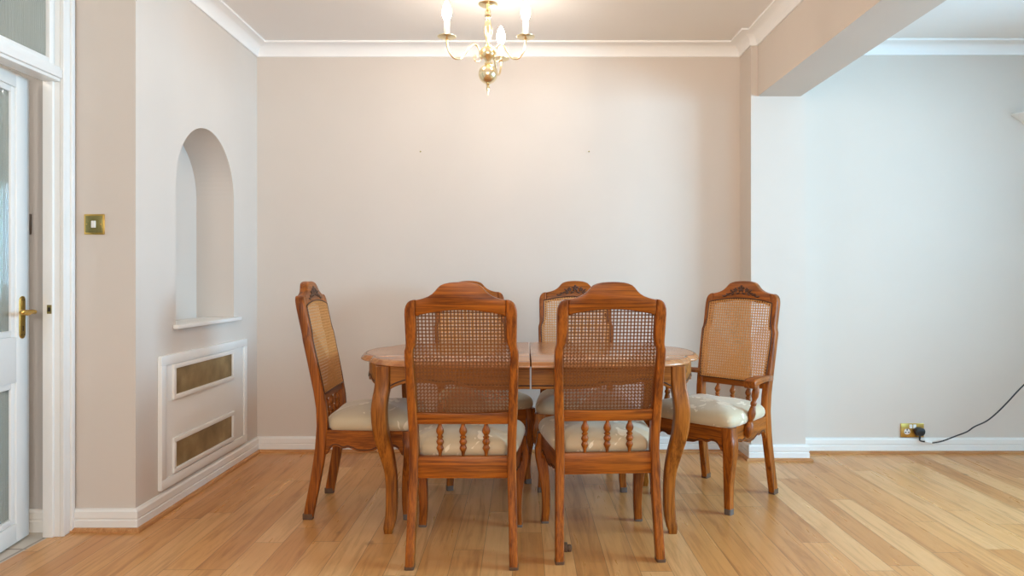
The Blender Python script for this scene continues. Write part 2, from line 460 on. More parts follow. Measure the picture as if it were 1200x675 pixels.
b = B(); t = .06
box(b, XR+.03, XR+.09, EY0, EY1, WZ0, WZ0+t, .006); box(b, XR+.03, XR+.09, EY0, EY1, WZ1-t, WZ1, .006)
for y in (EY0+t/2, (EY0+EY1)/2, EY1-t/2): box(b, XR+.032, XR+.088, y-t/2, y+t/2, WZ0+t, WZ1-t, .006)
w = struct(obj('window_4', b, WHITE), 'unseen white framed window', 'window')
for ya, yb_ in ((EY0+t, (EY0+EY1)/2-t/2), ((EY0+EY1)/2+t/2, EY1-t)):
    g = B(); box(g, XR+.056, XR+.062, ya, yb_, WZ0+t, WZ1-t); obj('pane', g, CLEAR, w, 0)

# skirting, beading, cornice
SK = [(0, 0), (.018, 0), (.018, .046), (.0145, .049), (.0145, .053), (.018, .057), (.018, .084), (.012, .092), (.004, .095), (0, .095)]
def qround(o, r): return [(o, 0), (o+r, 0), (o+r, r*.35), (o+r*.8, r*.75), (o+r*.35, r), (o, r)]
pl = [(-1.935, YC), (XL, YC), (XL, YB)]
pb = [(XL, YB), (PX0, YB), (PX0, PY), (PX1, PY), (PX1, YR), (XR, YR)]
for nm, p, lb in (('left', pl, 'white moulded skirting around the chimney breast'), ('back', pb, 'white moulded skirting along the back wall and pier')):
    b = B(); sweep(b, p, SK, -1); struct(obj('baseboard_'+nm, b, WHITE, smooth=30), lb, 'skirting')
    b = B(); sweep(b, p, qround(.018, .017), -1); struct(obj('trim_'+('1' if nm == 'left' else '2'), b, BEAD if nm == 'back' else BEADY, smooth=40), 'oak beading at the foot of the skirting', 'beading')
b = B(); sweep(b, [(-3.39, YC-.012), (XF, YC-.012)], SK, -1); struct(obj('baseboard_hall', b, WHITE, smooth=30), 'white hall skirting past the door edge', 'skirting')
def cove(z):
    d = ZC-z
    pr = [(0, z), (.010, z), (.011, z+.008)]
    for k in range(1, 8):
        a = PI/2*k/8
        pr.append((.011+.056*(1-math.cos(a)), z+.008+.056*math.sin(a)))
    pr += [(.067, z+.066), (.080, z+.068), (.080, ZC), (0, ZC)]
    return pr
b = B(); sweep(b, [(XD, YN), (XD, YC), (XL, YC), (XL, YB), (PX0, YB), (PX0, PY), (BX0, PY), (BX0, YN)], cove(2.47), -1)
struct(obj('trim_3', b, CORN, smooth=30), 'white coved cornice round the dining room ceiling', 'cornice')
b = B(); sweep(b, [(BX1, YN), (BX1, PY), (PX1, PY), (PX1, YR), (XR, YR), (XR, YN)], cove(2.47), -1)
struct(obj('trim_4', b, CORN, smooth=30), 'white coved cornice of the adjoining room', 'cornice')

# ------------------------------------------------------------------ doorway
fr = empty('trim_5', (XD, DY1, 0)); struct(fr, 'white painted door frame with a fanlight above', 'door frame')
def lk(name, b, mats, parent, smooth=35):
    """geometry given in world space, parented under an unrotated empty"""
    me = finish(b, name, smooth); me.transform(Matrix.Translation(-Vector(parent.location)))
    return obj(name, me, mats, parent)
b = B()
for y0, y1 in ((DY1, DY1+.03), (DY0-.03, DY0)): box(b, XF, XD, y0, y1, 0, FZ, .002)
box(b, XF+.0, XD-.022, DY1-.012, DY1+.001, 0, FZ, .003)      # stop
box(b, XF, XD, DY0-.03, DY1+.03, FZ, FZ+.03)
lk('jamb', b, WHITE, fr)
b = B()   # architrave: stepped moulding on the room face
AW = .07
def archi(b, y0, y1, z0, z1):
    box(b, XD, XD+.012, y0, y1, z0, z1, .003)
for y0, s in ((DY1, 1), (DY0-AW, -1)):
    archi(b, y0, y0+AW, 0, FZ+AW)
    yo = y0+AW-.024 if s > 0 else y0
    box(b, XD+.010, XD+.022, yo, yo+.024, 0, FZ+AW, .005)
    yi = y0 if s > 0 else y0+AW-.016
    box(b, XD+.010, XD+.016, yi, yi+.014, 0, FZ+AW, .004)
archi(b, DY0, DY1, FZ, FZ+AW); box(b, XD+.010, XD+.022, DY0, DY1, FZ+AW-.024, FZ+AW, .005)
lk('architrave', b, WHITE, fr)
b = B(); box(b, XF, XD+.004, DY0, DY1, 1.905, 1.967, .004); box(b, XD, XD+.014, DY0, DY1, 1.918, 1.955, .005)
lk('transom_bar', b, WHITE, fr)
b = B(); box(b, -1.985, -1.966, DY1-.0135, DY1-.0115, .935, .972, .0005); box(b, -1.981, -1.970, DY1-.0142, DY1-.0132, .945, .962, 0, 1)
o = lk('strike_plate', b, [BRASSD, DARKH], fr); o['label'] = 'small brass strike plate'
def reed_pane(b, x, y0, y1, z0, z1, pitch=.012):
    """vertical reeds in the y direction"""
    n = int((y1-y0)/pitch)*6; A = []; Bv = []
    for k in range(n+1):
        y = y0+(y1-y0)*k/n; o = .0032*abs(math.sin(PI*(y-y0)/pitch))
        A.append((x+o+.002, y)); Bv.append((x-.002, y))
    pts = A+Bv[::-1]
    loft(b, [[(px, py, z0) for px, py in pts], [(px, py, z1) for px, py in pts]])
w = empty('window_1', (XF, DY0, 1.97)); struct(w, 'reeded glass fanlight over the hall door', 'window')
b = B()
st = .028
for y0, y1, z0, z1 in ((DY0, DY0+st, 1.967, FZ), (DY1-.012-st, DY1-.012, 1.967, FZ), (DY0+st, DY1-.012-st, 1.967, 1.967+st), (DY0+st, DY1-.012-st, FZ-st, FZ)):
    box(b, -1.99, -1.955, y0, y1, z0, z1, .004)
lk('glazing_bead', b, WHITE, w)
b = B(); reed_pane(b, -1.975, DY0+st-.004, DY1-.012-st+.004, 1.967+st-.004, FZ-st+.004); lk('pane', b, REED, w, 0)

# door leaf, local: x across thickness (0 room face, -.04 hall face), y from hinge to latch
dr = empty('door_1', (-1.972, DY0+.02, 0), math.radians(7.6)); struct(dr, 'white glazed hall door standing ajar', 'door')
DW, DZ0, DZ1 = .765, .008, 1.918
STL = .092
b = B()
box(b, -.04, 0, 0, STL, DZ0, DZ1, .002); box(b, -.04, 0, DW-STL, DW, DZ0, DZ1, .002)
for z0, z1 in ((DZ0, .085), (.66, .845), (1.86, DZ1)): box(b, -.0395, -.0005, STL-.001, DW-STL+.001, z0, z1, .001)
obj('leaf', b, WHITE, dr)
for z0, z1 in ((.085, .66), (.845, 1.86)):
    b = B(); s = .026
    for y0, y1, a, c in ((STL, STL+s, z0, z1), (DW-STL-s, DW-STL, z0, z1), (STL+s, DW-STL-s, z0, z0+s), (STL+s, DW-STL-s, z1-s, z1)):
        box(b, -.034, -.006, y0, y1, a, c, .004)
    obj('glazing_bead', b, WHITE, dr)
    b = B(); reed_pane(b, -.02, STL+s-.004, DW-STL-s+.004, z0+s-.004, z1-s+.004); obj('pane', b, REED, dr, 0)
hp = None
b = B()  # escutcheon plate on room face
pts = []
hy = DW-.055; hw = .021; zc0, zc1 = .835, 1.01
for k in range(13): a = PI*k/12; pts.append((hy+hw*math.cos(a), zc1-hw+hw*math.sin(a)))
for k in range(13): a = PI+PI*k/12; pts.append((hy+hw*math.cos(a), zc0+hw+hw*math.sin(a)))
loft(b, [[(0, y, z) for y, z in pts], [(.003, y, z) for y, z in pts], [(.005, hy+(y-hy)*.86, z) for y, z in pts]])
for z in (zc0+.016, zc1-.016):
    for dy in (-.008, .008): ellipsoid(b, (.005, hy+dy, z), .0015, .0025, .0025, mat=1)
box(b, .0045, .0056, hy-.0025, hy+.0025, .866, .884, 0, 1); ellipsoid(b, (.005, hy, .884), .001, .004, .004, mat=1)
hp = obj('door_handle', b, [BRASS, DARKH], dr); hp['label'] = 'brass lever handle on a long plate'
b = B()
tube(b, [(.004, hy, .945), (.03, hy, .945)], [.009, .0075], 12)
cv = catmull([(.03, hy, .945), (.05, hy-.004, .945), (.056, hy-.025, .947), (.054, hy-.05, .941), (.055, hy-.078, .943), (.056, hy-.098, .947)], 5)
tube(b, cv, [.0075+.002*math.sin(k*.45) for k in range(len(cv))], 12)
ellipsoid(b, (.056, hy-.098, .947), .011, .013, .011); ellipsoid(b, (.05, hy-.004, .945), .0095, .0095, .0095)
obj('lever', b, BRASS, hp)

# ------------------------------------------------------------------ wall fittings
def switch(x, y, label, group=None, m1=None, m2=None):
    t = empty('light_switch', (x, y, 1.315)); tag(t, label, 'light switch', group)
    b = B()
    box(b, -.044, .044, -.006, 0, -.044, .044, .003); obj('back_plate', b, m1 or BRASS, t)
    b = B(); box(b, -.036, .036, -.0085, -.005, -.036, .036, .0015)
    for dx in (-.030, .030): ellipsoid(b, (dx, -.0085, 0), .0028, .001, .0028, mat=1)
    obj('face_plate', b, [m2 or BRASSD, m1 or BRASS], t)
    b = B(); box(b, -.0095, .0095, -.0125, -.008, -.015, .015, .0018); obj('rocker', b, PLASTW, t)
    return t
switch(-1.842, YC-.0002, 'square brass light switch with white rocker left of the chimney breast')
switch(-2.149, YC-.0125, 'dull grey switch plate on the hall wall, mostly hidden by the open door', None, CAP, CAP)

t = empty('niche_sill', (XL, NYC, NZ0)); tag(t, 'white sill shelf at the foot of the arched niche', 'shelf')
b = B(); box(b, -.17, .001, NY0+.001-NYC, NY1-.001-NYC, .0005, .008)
box(b, .0005, .028, NY0-.03-NYC, NY1+.05-NYC, -.012, .008, .004); obj('board', b, WHITE, t)

# heater cover panel with two mesh grilles, on the chimney breast
t = empty('vent_panel', (XL, 3.685, .112)); tag(t, 'white panel with two brass mesh grilles under the niche', 'vent panel')
PW0, PW1, PH = 3.19-3.685, 4.18-3.685, .614
b = B(); box(b, .0003, .012, PW0, PW1, 0, PH, .002); obj('backboard', b, WHITE, t)
b = B(); e = .045
def frame(b, x0, x1, y0, y1, z0, z1, e, bev):
    box(b, x0, x1, y0, y1, z0, z0+e, bev); box(b, x0, x1, y0, y1, z1-e, z1, bev)
    box(b, x0, x1, y0, y0+e, z0+e-.001, z1-e+.001, bev); box(b, x0, x1, y1-e, y1, z0+e-.001, z1-e+.001, bev)
frame(b, .0115, .020, PW0, PW1, 0, PH, e, .003); obj('surround', b, WHITE, t)
for z0, z1 in ((.532-.112, .656-.112), (.186-.112, .307-.112)):
    g0, g1 = 3.32-3.685, 3.967-3.685
    b = B(); frame(b, .0118, .024, g0-.022, g1+.022, z0-.022, z1+.022, .022, .003); gf = obj('grille_frame', b, WHITE, t)
    b = B(); box(b, .0119, .0145, g0-.002, g1+.002, z0-.002, z1+.002); o = obj('mesh', b, GRILLE, gf, 0); o['label'] = 'brass mesh'

# socket and plug
SX, SZ = 2.416, .141
t = empty('wall_socket', (SX, YR, SZ)); tag(t, 'double brass wall socket just above the skirting at right', 'socket')
b = B(); box(b, -.072, .072, -.009, -.0003, -.043, .043, .003)
for dx in (-.06, .06): ellipsoid(b, (dx, -.009, 0), .003, .001, .003)
obj('plate', b, BRASS, t)
for dx in (-.034, .034):
    b = B(); pts = [(dx+.019*math.cos(2*PI*k/20), -.007+.018*math.sin(2*PI*k/20)) for k in range(20)]
    loft(b, [[(x, -.0085, z) for x, z in pts], [(x, -.0102, z) for x, z in pts]])
    for hx, hz, w, h in ((0, .005, .0035, .0055), (-.0095, -.012, .005, .003), (.0095, -.012, .005, .003)):
        box(b, dx+hx-w, dx+hx+w, -.0106, -.010, hz-h, hz+h, 0, 1)
    obj('outlet', b, [PLASTW, DARKH], t)
    b = B(); q = -.012 if dx < 0 else .012
    box(b, q-.0085, q+.0085, -.0145, -.0085, .013, .037, .0015); obj('rocker', b, PLASTW, t)
t = empty('power_plug', (SX+.034, YR-.0108, SZ-.004)); tag(t, 'black plug in the brass socket with cable rising right', 'plug')
b = B()
pts = [(-.026, -.013), (-.030, .004), (-.026, .018), (-.014, .025), (.014, .025), (.026, .018), (.030, .004), (.026, -.013), (.014, -.026), (-.014, -.026)]
loft(b, [[(x, 0, z) for x, z in pts], [(x*1.0, -.022, z) for x, z in pts], [(x*.86, -.034, z*.86) for x, z in pts], [(x*.6, -.037, z*.6) for x, z in pts]])
lathe(b, [(.008, -.024), (.0065, -.034), (.005, -.044)], (.002, -.014), 10)
obj('plug_body', b, PLASTB, t)
def px(x, y, Y): s = FPX/Y; return ((x-613)/s-t.location.x, Y-t.location.y, HC-(y-327)/s-t.location.z)
cab = catmull([(.002, -.014, -.042), (.004, -.014, -.056), px(1083, 517.5, 4.30), px(1092, 519, 4.30), px(1104, 517, 4.30), px(1120, 511, 4.28), px(1133, 506, 4.26), px(1142, 500, 4.25), px(1156, 493.5, 4.23), px(1168, 484, 4.22), px(1181, 471, 4.21), px(1200, 451, 4.20), px(1230, 425, 4.22), px(1262, 408, 4.28), px(1275, 395, 4.335)], 6)
b = B(); tube(b, cab, .0042, 8); obj('cable', b, CABLE, t)
b = B(); a, c = Vector(px(1083.5, 517.4, 4.30)), Vector(px(1091.5, 518.8, 4.30)); tube(b, [a, c], .0085, 10); o = obj('cable_tag', b, PLASTW, t); o['label'] = 'white cable tag'

# wall uplighter
t = empty('wall_light', (3.20, YR, 2.10)); tag(t, 'white plaster uplighter on the pale wall, cut by the right frame edge', 'wall light')
b = B()
rings = []
for z, r, d in ((-.075, .02, .02), (-.066, .075, .06), (-.03, .125, .095), (0, .168, .12), (.004, .168, .12)):
    rings.append([(r*math.cos(PI*k/24), -d*math.sin(PI*k/24), z) for k in range(25)])
for z, r, d in ((.004, .158, .112), (-.03, .117, .088), (-.06, .07, .056)):
    rings.append([(r*math.cos(PI*k/24), -d*math.sin(PI*k/24), z) for k in range(25)])
loft(b, rings, False, closed=False); obj('shade', b, CORN, t)
b = B(); box(b, -.05, .05, -.012, 0, -.06, -.01, .003); obj('back_plate', b, CORN, t)

for x, w in ((493, 'left'), (690, 'right')):
    t = empty('nail', ((x-613)/187, YB, HC+(327-178)/187))
    tag(t, 'tiny nail in the back wall below the chandelier, the %s one' % w, 'nail', 'nails in the back wall')
    b = B(); tt = B(); lathe(tt, [(.0016, -.004), (.0016, .010), (.005, .010), (.005, .013), (.002, .0135)], n=10)
    merge(b, tt, Matrix.Rotation(PI/2, 4, 'X')); obj('head', b, BRASSD, t)

# ------------------------------------------------------------------ chandelier
CX, CY = -.168, 3.345
ch = empty('chandelier', (CX, CY, ZC)); tag(ch, 'brass three armed chandelier with lit candle bulbs over the table', 'chandelier')
zz = lambda y: 2.4147-y/1378-ZC
def part(name, prof, mat, n=24, par=ch):
    b = B(); lathe(b, prof, n=n); return obj(name, b, mat, par, 40)
part('ceiling_cup', [(.004, -.045), (.03, -.04), (.05, -.02), (.055, -.001)], CHANB)
part('rod', [(.0045, zz(36)), (.0045, -.044)], CHANB, 12)
part('dish', [(.008, zz(48)), (.02, zz(44)), (.040, zz(38)), (.047, zz(30)), (.047, zz(27)), (.03, zz(31)), (.006, zz(34))], CHANB)
part('stem', [(.036, zz(335)), (.03, zz(322)), (.016, zz(308)), (.015, zz(298)), (.009, zz(290)), (.009, zz(278)), (.013, zz(262)), (.0185, zz(235)), (.0205, zz(200)), (.016, zz(160)), (.011, zz(128)), (.013, zz(122)), (.0085, zz(116)), (.016, zz(104)), (.016, zz(96)), (.010, zz(88)), (.0145, zz(78)), (.009, zz(66)), (.009, zz(40))], CHANB)
part('hub', [(.012, zz(408)), (.016, zz(396)), (.027, zz(384)), (.034, zz(372)), (.036, zz(362)), (.036, zz(340)), (.033, zz(332)), (.02, zz(326))], CHANB)
R_ = .0457; zb = zz(490)
part('ball', [(.006, zb-R_*1.02)]+[(R_*math.sin(PI*k/18), zb-R_*math.cos(PI*k/18)) for k in range(2, 17)]+[(.012, zb+R_*1.0), (.018, zb+R_*1.08), (.018, zb+R_*1.14), (.011, zb+R_*1.2), (.013, zz(408))], CHANB, 32)
part('finial', [(.002, zz(628)), (.0045, zz(615)), (.004, zz(606)), (.0075, zz(596)), (.009, zz(582)), (.0075, zz(570)), (.004, zz(564)), (.01, zz(556)), (.008, zz(548))], CHANB)
ARM = [(.030, 2.128), (.041, 2.14), (.044, 2.165), (.0585, 2.187), (.078, 2.189), (.10, 2.168), (.133, 2.12), (.152, 2.109), (.176, 2.109), (.199, 2.131), (.211, 2.163), (.213, 2.192)]
for ang, r in ((209.6, .213), (-30.3, .208), (76, .228)):
    a = math.radians(ang); k = r/.213; d = Vector((math.cos(a), math.sin(a), 0))
    cv = catmull([d*(rr*k)+Vector((0, 0, z-ZC)) for rr, z in ARM], 6)
    b = B(); tube(b, cv, .0048, 10)
    sc_ = catmull([d*(rr*k)+Vector((0, 0, z-ZC)) for rr, z in ((.036, 2.125), (.050, 2.112), (.066, 2.112), (.074, 2.126), (.066, 2.138), (.058, 2.13))], 5)
    tube(b, sc_, .0035, 8)
    arm = obj('arm', b, CHANB, ch, 60)
    c = d*r
    def sub(name, prof, mat, n=20):
        b = B(); lathe(b, [(q, z-ZC) for q, z in prof], (c.x, c.y), n); return obj(name, b, mat, arm, 40)
    sub('drip_pan', [(.008, 2.186), (.012, 2.192), (.030, 2.195), (.043, 2.2005), (.0435, 2.203), (.03, 2.199), (.012, 2.198)], CHANB, 28)
    sub('candle_sleeve', [(.0135, 2.198), (.0135, 2.272), (.011, 2.275)], PLASTW)
    sub('bulb', [(.010, 2.2745), (.013, 2.282), (.0205, 2.300), (.0215, 2.316), (.018, 2.336), (.011, 2.355), (.003, 2.368)], BULB, 16)

# ------------------------------------------------------------------ dining table
TX, TY = .0315, 3.32; TH = .74
tb = empty('dining_table', (TX, TY, 0)); tag(tb, 'oval oak extending dining table with scalloped apron and cabriole legs', 'table')
Q = [(.0035, .46), (.1, .46), (.2, .458), (.3, .454), (.4, .447), (.50, .432), (.58, .405), (.64, .365), (.68, .315), (.70, .268), (.708, .238), (.7075, .226), (.716, .219), (.728, .214), (.745, .19), (.768, .14), (.782, .07), (.787, 0)]
half = Q+[(x, -y) for x, y in Q[-2::-1]]
def offset(pts, d):
    out = []
    for i, (x, y) in enumerate(pts):
        a = Vector(pts[max(i-1, 0)]); c = Vector(pts[min(i+1, len(pts)-1)])
        t_ = (c-a).normalized(); n_ = Vector((-t_.y, t_.x))
        if i in (0, len(pts)-1): n_ = Vector((0, math.copysign(1, y)))
        elif n_.dot(Vector((x, y))) < 0: n_ = -n_
        out.append((x+n_.x*d if i not in (0, len(pts)-1) else x, y+n_.y*d))
    return out
for sx in (1, -1):
    b = B()
    prof = [(-.030, .714), (-.006, .714), (-.001, .7165), (0, .721), (-.002, .726), (-.007, .7295), (-.0085, .7325), (-.012, .7365), (-.0165, .7395), (-.020, .74), (-.022, .7392), (-.024, .74)]
    rings = [[(x*sx, y, z) for x, y in offset(half, d)] for d, z in prof]
    n = len(rings[0]); rv = [[b.verts.new(p) for p in r] for r in rings]
    for k, (a, c) in enumerate(zip(rv, rv[1:])):
        for i in range(n):
            j = (i+1) % n; f = b.faces.new((a[i], a[j], c[j], c[i])); f.material_index = 1 if k == len(rv)-3 or k == len(rv)-2 else 0
    b.faces.new(rv[0]); b.faces.new(rv[-1])
    obj('tabletop', b, [TOPX, STAIN], tb, 50)
    # apron: long panels and bowed end
    def apron(path, zb, name, flip=1):
        b = B(); th = .018
        P = [Vector(p) for p in path]; rings = []; gl = []
        for i, p in enumerate(P):
            t_ = (P[min(i+1, len(P)-1)]-P[max(i-1, 0)]).normalized(); n_ = Vector((-t_.y, t_.x))*flip
            z = zb[i]; o = p-n_*th
            rings.append([(p.x, p.y, .715), (p.x, p.y, z+.003), (p.x-n_.x*.003, p.y-n_.y*.003, z), (o.x, o.y, z), (o.x, o.y, .715)])
            gl.append((p.x+n_.x*.0003, p.y+n_.y*.0003, z+.015))
        loft(b, rings)
        tube(b, gl, .0030, 6, 1)
        obj(name, b, [TABX, STAIN], tb, 40)
    m = 28
    xs = [.0035+(.588-.0035)*k/m for k in range(m+1)]
    def zl(x):
        u = x/.588
        z = interp([(0, .618), (.35, .618), (.45, .622), (.52, .634), (.58, .637), (.64, .632), (.70, .640), (.80, .648), (.90, .642), (.97, .628), (1, .618)], u)
        return z
    for sy in (-1, 1):
        apron([(sx*x, sy*.388) for x in xs], [zl(x) for x in xs], 'apron', 1 if sx*sy < 0 and False else (1 if (sx > 0) == (sy > 0) else -1))
    E = catmull([(.655, .315, 0), (.69, .27, 0), (.722, .18, 0), (.74, .09, 0), (.745, 0, 0), (.74, -.09, 0), (.722, -.18, 0), (.69, -.27, 0), (.655, -.315, 0)], 5)
    def ze(y):
        u = abs(y)/.315
        return interp([(0, .645), (.3, .640), (.42, .628), (.52, .627), (.6, .634), (.72, .648), (.8, .643), (.9, .628), (1, .618)], u)
    apron([(sx*p.x, p.y) for p in E], [ze(p.y) for p in E], 'apron', (1 if sx > 0 else -1)*1)
    # cabriole legs
    for sy in (-1, 1):
        b = B()
        T = [(0, .604, .342, .0165), (.012, .604, .342, .0185), (.03, .601, .339, .0225), (.08, .594, .332, .0235), (.17, .592, .329, .0235), (.255, .596, .332, .0245), (.34, .611, .346, .0295), (.43, .630, .364, .0318), (.52, .637, .371, .0322), (.58, .632, .367, .032), (.62, .625, .361, .0322), (.66, .621, .358, .0325), (.7138, .620, .357, .0325)]
        TT = catmull([(a, x, y) for a, x, y, w in T], 4); WW = catmull([(a, w, 0) for a, x, y, w in T], 4)
        rings = []
        for p, w in zip(TT, WW):
            z, x, y = p; hw = w[1]
            rings.append([(sx*(x)+qx, sy*(y)+qy, z) for qx, qy in rrect(hw, hw, hw*.35, 3)])
        lg = B(); loft(lg, rings); obj('leg', lg, TABZ, tb, 40)

# ------------------------------------------------------------------ chairs
YBK = [(0, 0), (.1, .019), (.2, .038), (.32, .056), (.42, .063), (.5, .059), (.6, .042), (1.1, -.062)]
def yb(z): return interp(YBK, z)
ycv = catmull([(z, y, 0) for z, y in YBK], 8)
def ybs(z):
    return interp([(p.x, p.y) for p in ycv], z)
POST = [(0, .178, .2105, .040), (.01, .1775, .2105, .044), (.06, .1765, .2095, .046), (.15, .175, .2075, .047), (.25, .172, .205, .049), (.32, .1695, .2035, .050), (.42, .1685, .2028, .050), (.5, .170, .205, .047), (.57, .1725, .208, .044), (.70, .178, .2112, .042), (.78, .181, .2124, .042), (.80, .1812, .2126, .042), (.812, .1805, .2118, .042), (.822, .178, .2085, .042), (.832, .1735, .2062, .042), (.845, .169, .2055, .042), (.87, .166, .206, .042), (.95, .166, .2068, .042), (.968, .166, .2055, .0415), (.982, .166, .2015, .041), (.993, .166, .195, .0405), (1.0, .166, .186, .040), (1.0035, .166, .176, .038)]
INNER = [(z, a) for z, a, o, d in POST]
M = {}   # shared meshes

def post_mesh(s):
    b = B(); rings = []
    for z, a, o, d in POST:
        c = (a+o)/2; hx = (o-a)/2
        rings.append([(s*(c)+qx, ybs(z)+qy, z) for qx, qy in rrect(hx, d/2, .007, 3)])
    loft(b, rings); return finish(b, 'back_post', 50)

CT = [(.166, 1.003), (.150, 1.006), (.135, 1.010), (.118, 1.0165), (.104, 1.025), (.092, 1.036), (.082, 1.048), (.072, 1.057), (.058, 1.063), (.040, 1.067), (.02, 1.0688), (0, 1.0695)]
def crest_bottom(x): return .944+.022*(1-(abs(x)/.166)**2)
def crest_mesh():
    top = [(-x, z) for x, z in CT]+[(x, z) for x, z in CT[-2::-1]]
    bot = [(.166-.332*k/20, crest_bottom(.166-.332*k/20)) for k in range(21)]
    b = B(); prism_xz(b, top+bot, yb, .0195, 0, .005); return finish(b, 'crest_rail', 50)

def rail_mesh():
    bot = [(-.174, .530), (.174, .530)]
    top = [(.174-.348*k/12, .575-.004*math.cos(PI*(k/12-.5))) for k in range(13)]
    b = B(); prism_xz(b, bot+top, yb, .015, 0, .003); return finish(b, 'lower_rail', 50)

CO = .0225      # the cane lies on the front face of the frame
def cane_half(z): return interp(INNER, z)+.0155
def cane_top(x): return .958+.022*(1-(min(.182, abs(x))/.182)**2)
def inside(x, z):
    return z > .562 and abs(x) < cane_half(z) and z < cane_top(x)

def cane_mesh():
    b = B(); P = .0135; W = .0052
    def strip(x0, z0, x1, z1, w, off, th=.0006):
        d = Vector((x1-x0, z1-z0))
        if d.length < .004: return
        d.normalize(); n = Vector((-d.y, d.x))*w/2
        pts = [(x0+n.x, z0+n.y), (x1+n.x, z1+n.y), (x1-n.x, z1-n.y), (x0-n.x, z0-n.y)]
        A = [b.verts.new((x, yb(z)+off-th+CO, z)) for x, z in pts]; C = [b.verts.new((x, yb(z)+off+th+CO, z)) for x, z in pts]
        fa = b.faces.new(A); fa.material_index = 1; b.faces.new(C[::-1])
        for i in range(4): j = (i+1) % 4; b.faces.new((A[i], A[j], C[j], C[i]))
    def run(p, d, w, off):
        """march a line and lay a strip on every inside interval"""
        st = None; q = Vector(p); step = .002; last = None
        for k in range(int(.9/step)):
            c = q+Vector(d)*step*k
            if inside(c.x, c.y):
                if st is None: st = c
                last = c
            elif st is not None:
                strip(st.x, st.y, last.x, last.y, w, off); st = None
    Z0 = .5645
    for k in range(-15, 16):
        for e in (-1, 1): run((k*P+e*W*.27, .5), (0, 1), W*.47, .0007)
    for k in range(0, 33):
        for e in (-1, 1): run((-.3, Z0+k*P+e*W*.27), (1, 0), W*.47, -.0007)
    r2 = 1/math.sqrt(2)
    for k in range(-48, 49):
        run((k*P-.324, Z0-.324), (r2, r2), .0018, .0020)
        run((k*P+.324, Z0-.324), (-r2, r2), .0018, -.0020)
    return finish(b, 'cane_panel', 0)

def border_mesh():
    """dark spline set round the cane on the front face"""
    pts = [(cane_half(z), z) for z in [.562+(.957-.562)*k/30 for k in range(31)]]
    up = [(-x, z) for x, z in pts]; xe = pts[-1][0]
    arc = [(-xe+2*xe*k/16, cane_top(-xe+2*xe*k/16)) for k in range(1, 16)]
    loop = up+arc+pts[::-1]
    b = B(); tube(b, [(x, yb(z)+CO-.0005, z) for x, z in loop], .0036, 6, closed=True)
    return finish(b, 'cane_spline', 60)

def carving_mesh():
    b = B()
    def el(x, z, rx, rz, rot):
        ellipsoid(b, (x, yb(z)+.0195, z), rx*1.15, .0045, rz*1.15, rot, 10, 6)
    def flower(x, z, r):
        for k in range(5): a = 2*PI*k/5+PI/2; el(x+r*.62*math.cos(a), z+r*.62*math.sin(a), r*.48, r*.36, -a)
        el(x, z, r*.3, r*.3, 0)
    flower(0, 1.028, .0175); flower(-.033, 1.021, .012); flower(.033, 1.021, .012)
    for s in (-1, 1):
        for x, z, l, a in ((.052, 1.015, .013, 40), (.060, 1.004, .013, -10), (.074, .998, .013, 20), (.086, .990, .013, -25), (.098, .988, .010, 15), (.016, 1.004, .012, -20), (.046, 1.000, .010, -35)):
            el(s*x, z, l, .0042, -math.radians(a)*s)
    cv = catmull([(-.09, yb(.99)+.019, .989), (-.05, yb(1)+.019, 1.004), (0, yb(1)+.019, 1.006), (.05, yb(1)+.019, 1.004), (.09, yb(.99)+.019, .989)], 6)
    tube(b, cv, .0016, 6)
    return finish(b, 'carving', 60)

SPP = [(.0, .007), (.06, .0075), (.10, .0085), (.18, .0135), (.25, .0155), (.31, .0135), (.36, .0088), (.385, .0085), (.41, .0125), (.44, .0125), (.465, .0088), (.50, .0115), (.56, .0150), (.62, .0125), (.655, .0088), (.69, .0115), (.75, .0145), (.81, .0115), (.86, .0078), (.93, .0062), (1, .0062)]
def spindle_mesh(x):
    b = B(); z1, z0 = .533, .402
    rings = [[(x+r*math.cos(2*PI*k/14), yb(z1+(z0-z1)*t_)+r*math.sin(2*PI*k/14), z1+(z0-z1)*t_) for k in range(14)] for t_, r in SPP]
    loft(b, rings); return finish(b, 'spindle', 50)

def rear_rail_mesh():
    b = B(); box(b, -.170, .170, .045, .073, .323, .405, .003); return finish(b, 'seat_rail', 40)

def scallop(u):
    """bottom height of a seat rail, u 0..1 along it"""
    u = min(u, 1-u)*2
    return interp([(0, .288), (.05, .294), (.12, .318), (.22, .328), (.34, .326), (.42, .316), (.50, .318), (.58, .322), (.68, .316), (.82, .306), (1, .303)], u)
def rail_along(p0, p1, name, nrm):
    b = B(); m = 40; rings = []; gl = []
    p0, p1, nrm = Vector(p0), Vector(p1), Vector(nrm).normalized()
    for k in range(m+1):
        p = p0.lerp(p1, k/m); z = scallop(k/m); q = p-nrm*.02
        rings.append([(p.x, p.y, .400), (p.x, p.y, z+.003), (p.x-nrm.x*.003, p.y-nrm.y*.003, z), (q.x, q.y, z), (q.x, q.y, .400)])
        gl.append((p.x+nrm.x*.0004, p.y+nrm.y*.0004, z+.009))
    loft(b, rings); tube(b, gl[2:-2], .0022, 5, 1)
    return finish(b, name, 40)

LEGP = [(.0, .2095, .447, .0160), (.03, .2075, .445, .0168), (.08, .2045, .441, .0175), (.15, .2065, .443, .0195), (.22, .2145, .451, .0232), (.28, .2235, .460, .0262), (.325, .2255, .462, .0275), (.36, .2180, .456, .0275), (.40, .2140, .452, .0275)]
def leg_mesh(s):
    b = B(); C = catmull([(z, x, y) for z, x, y, w in LEGP], 4); W = catmull([(z, w, 0) for z, x, y, w in LEGP], 4); rings = []
    for p, w in zip(C, W):
        rings.append([(s*p.y+qx, p.z+qy, p.x) for qx, qy in rrect(w.y, w.y, w.y*.3, 3)])
    loft(b, rings); return finish(b, 'leg', 40)

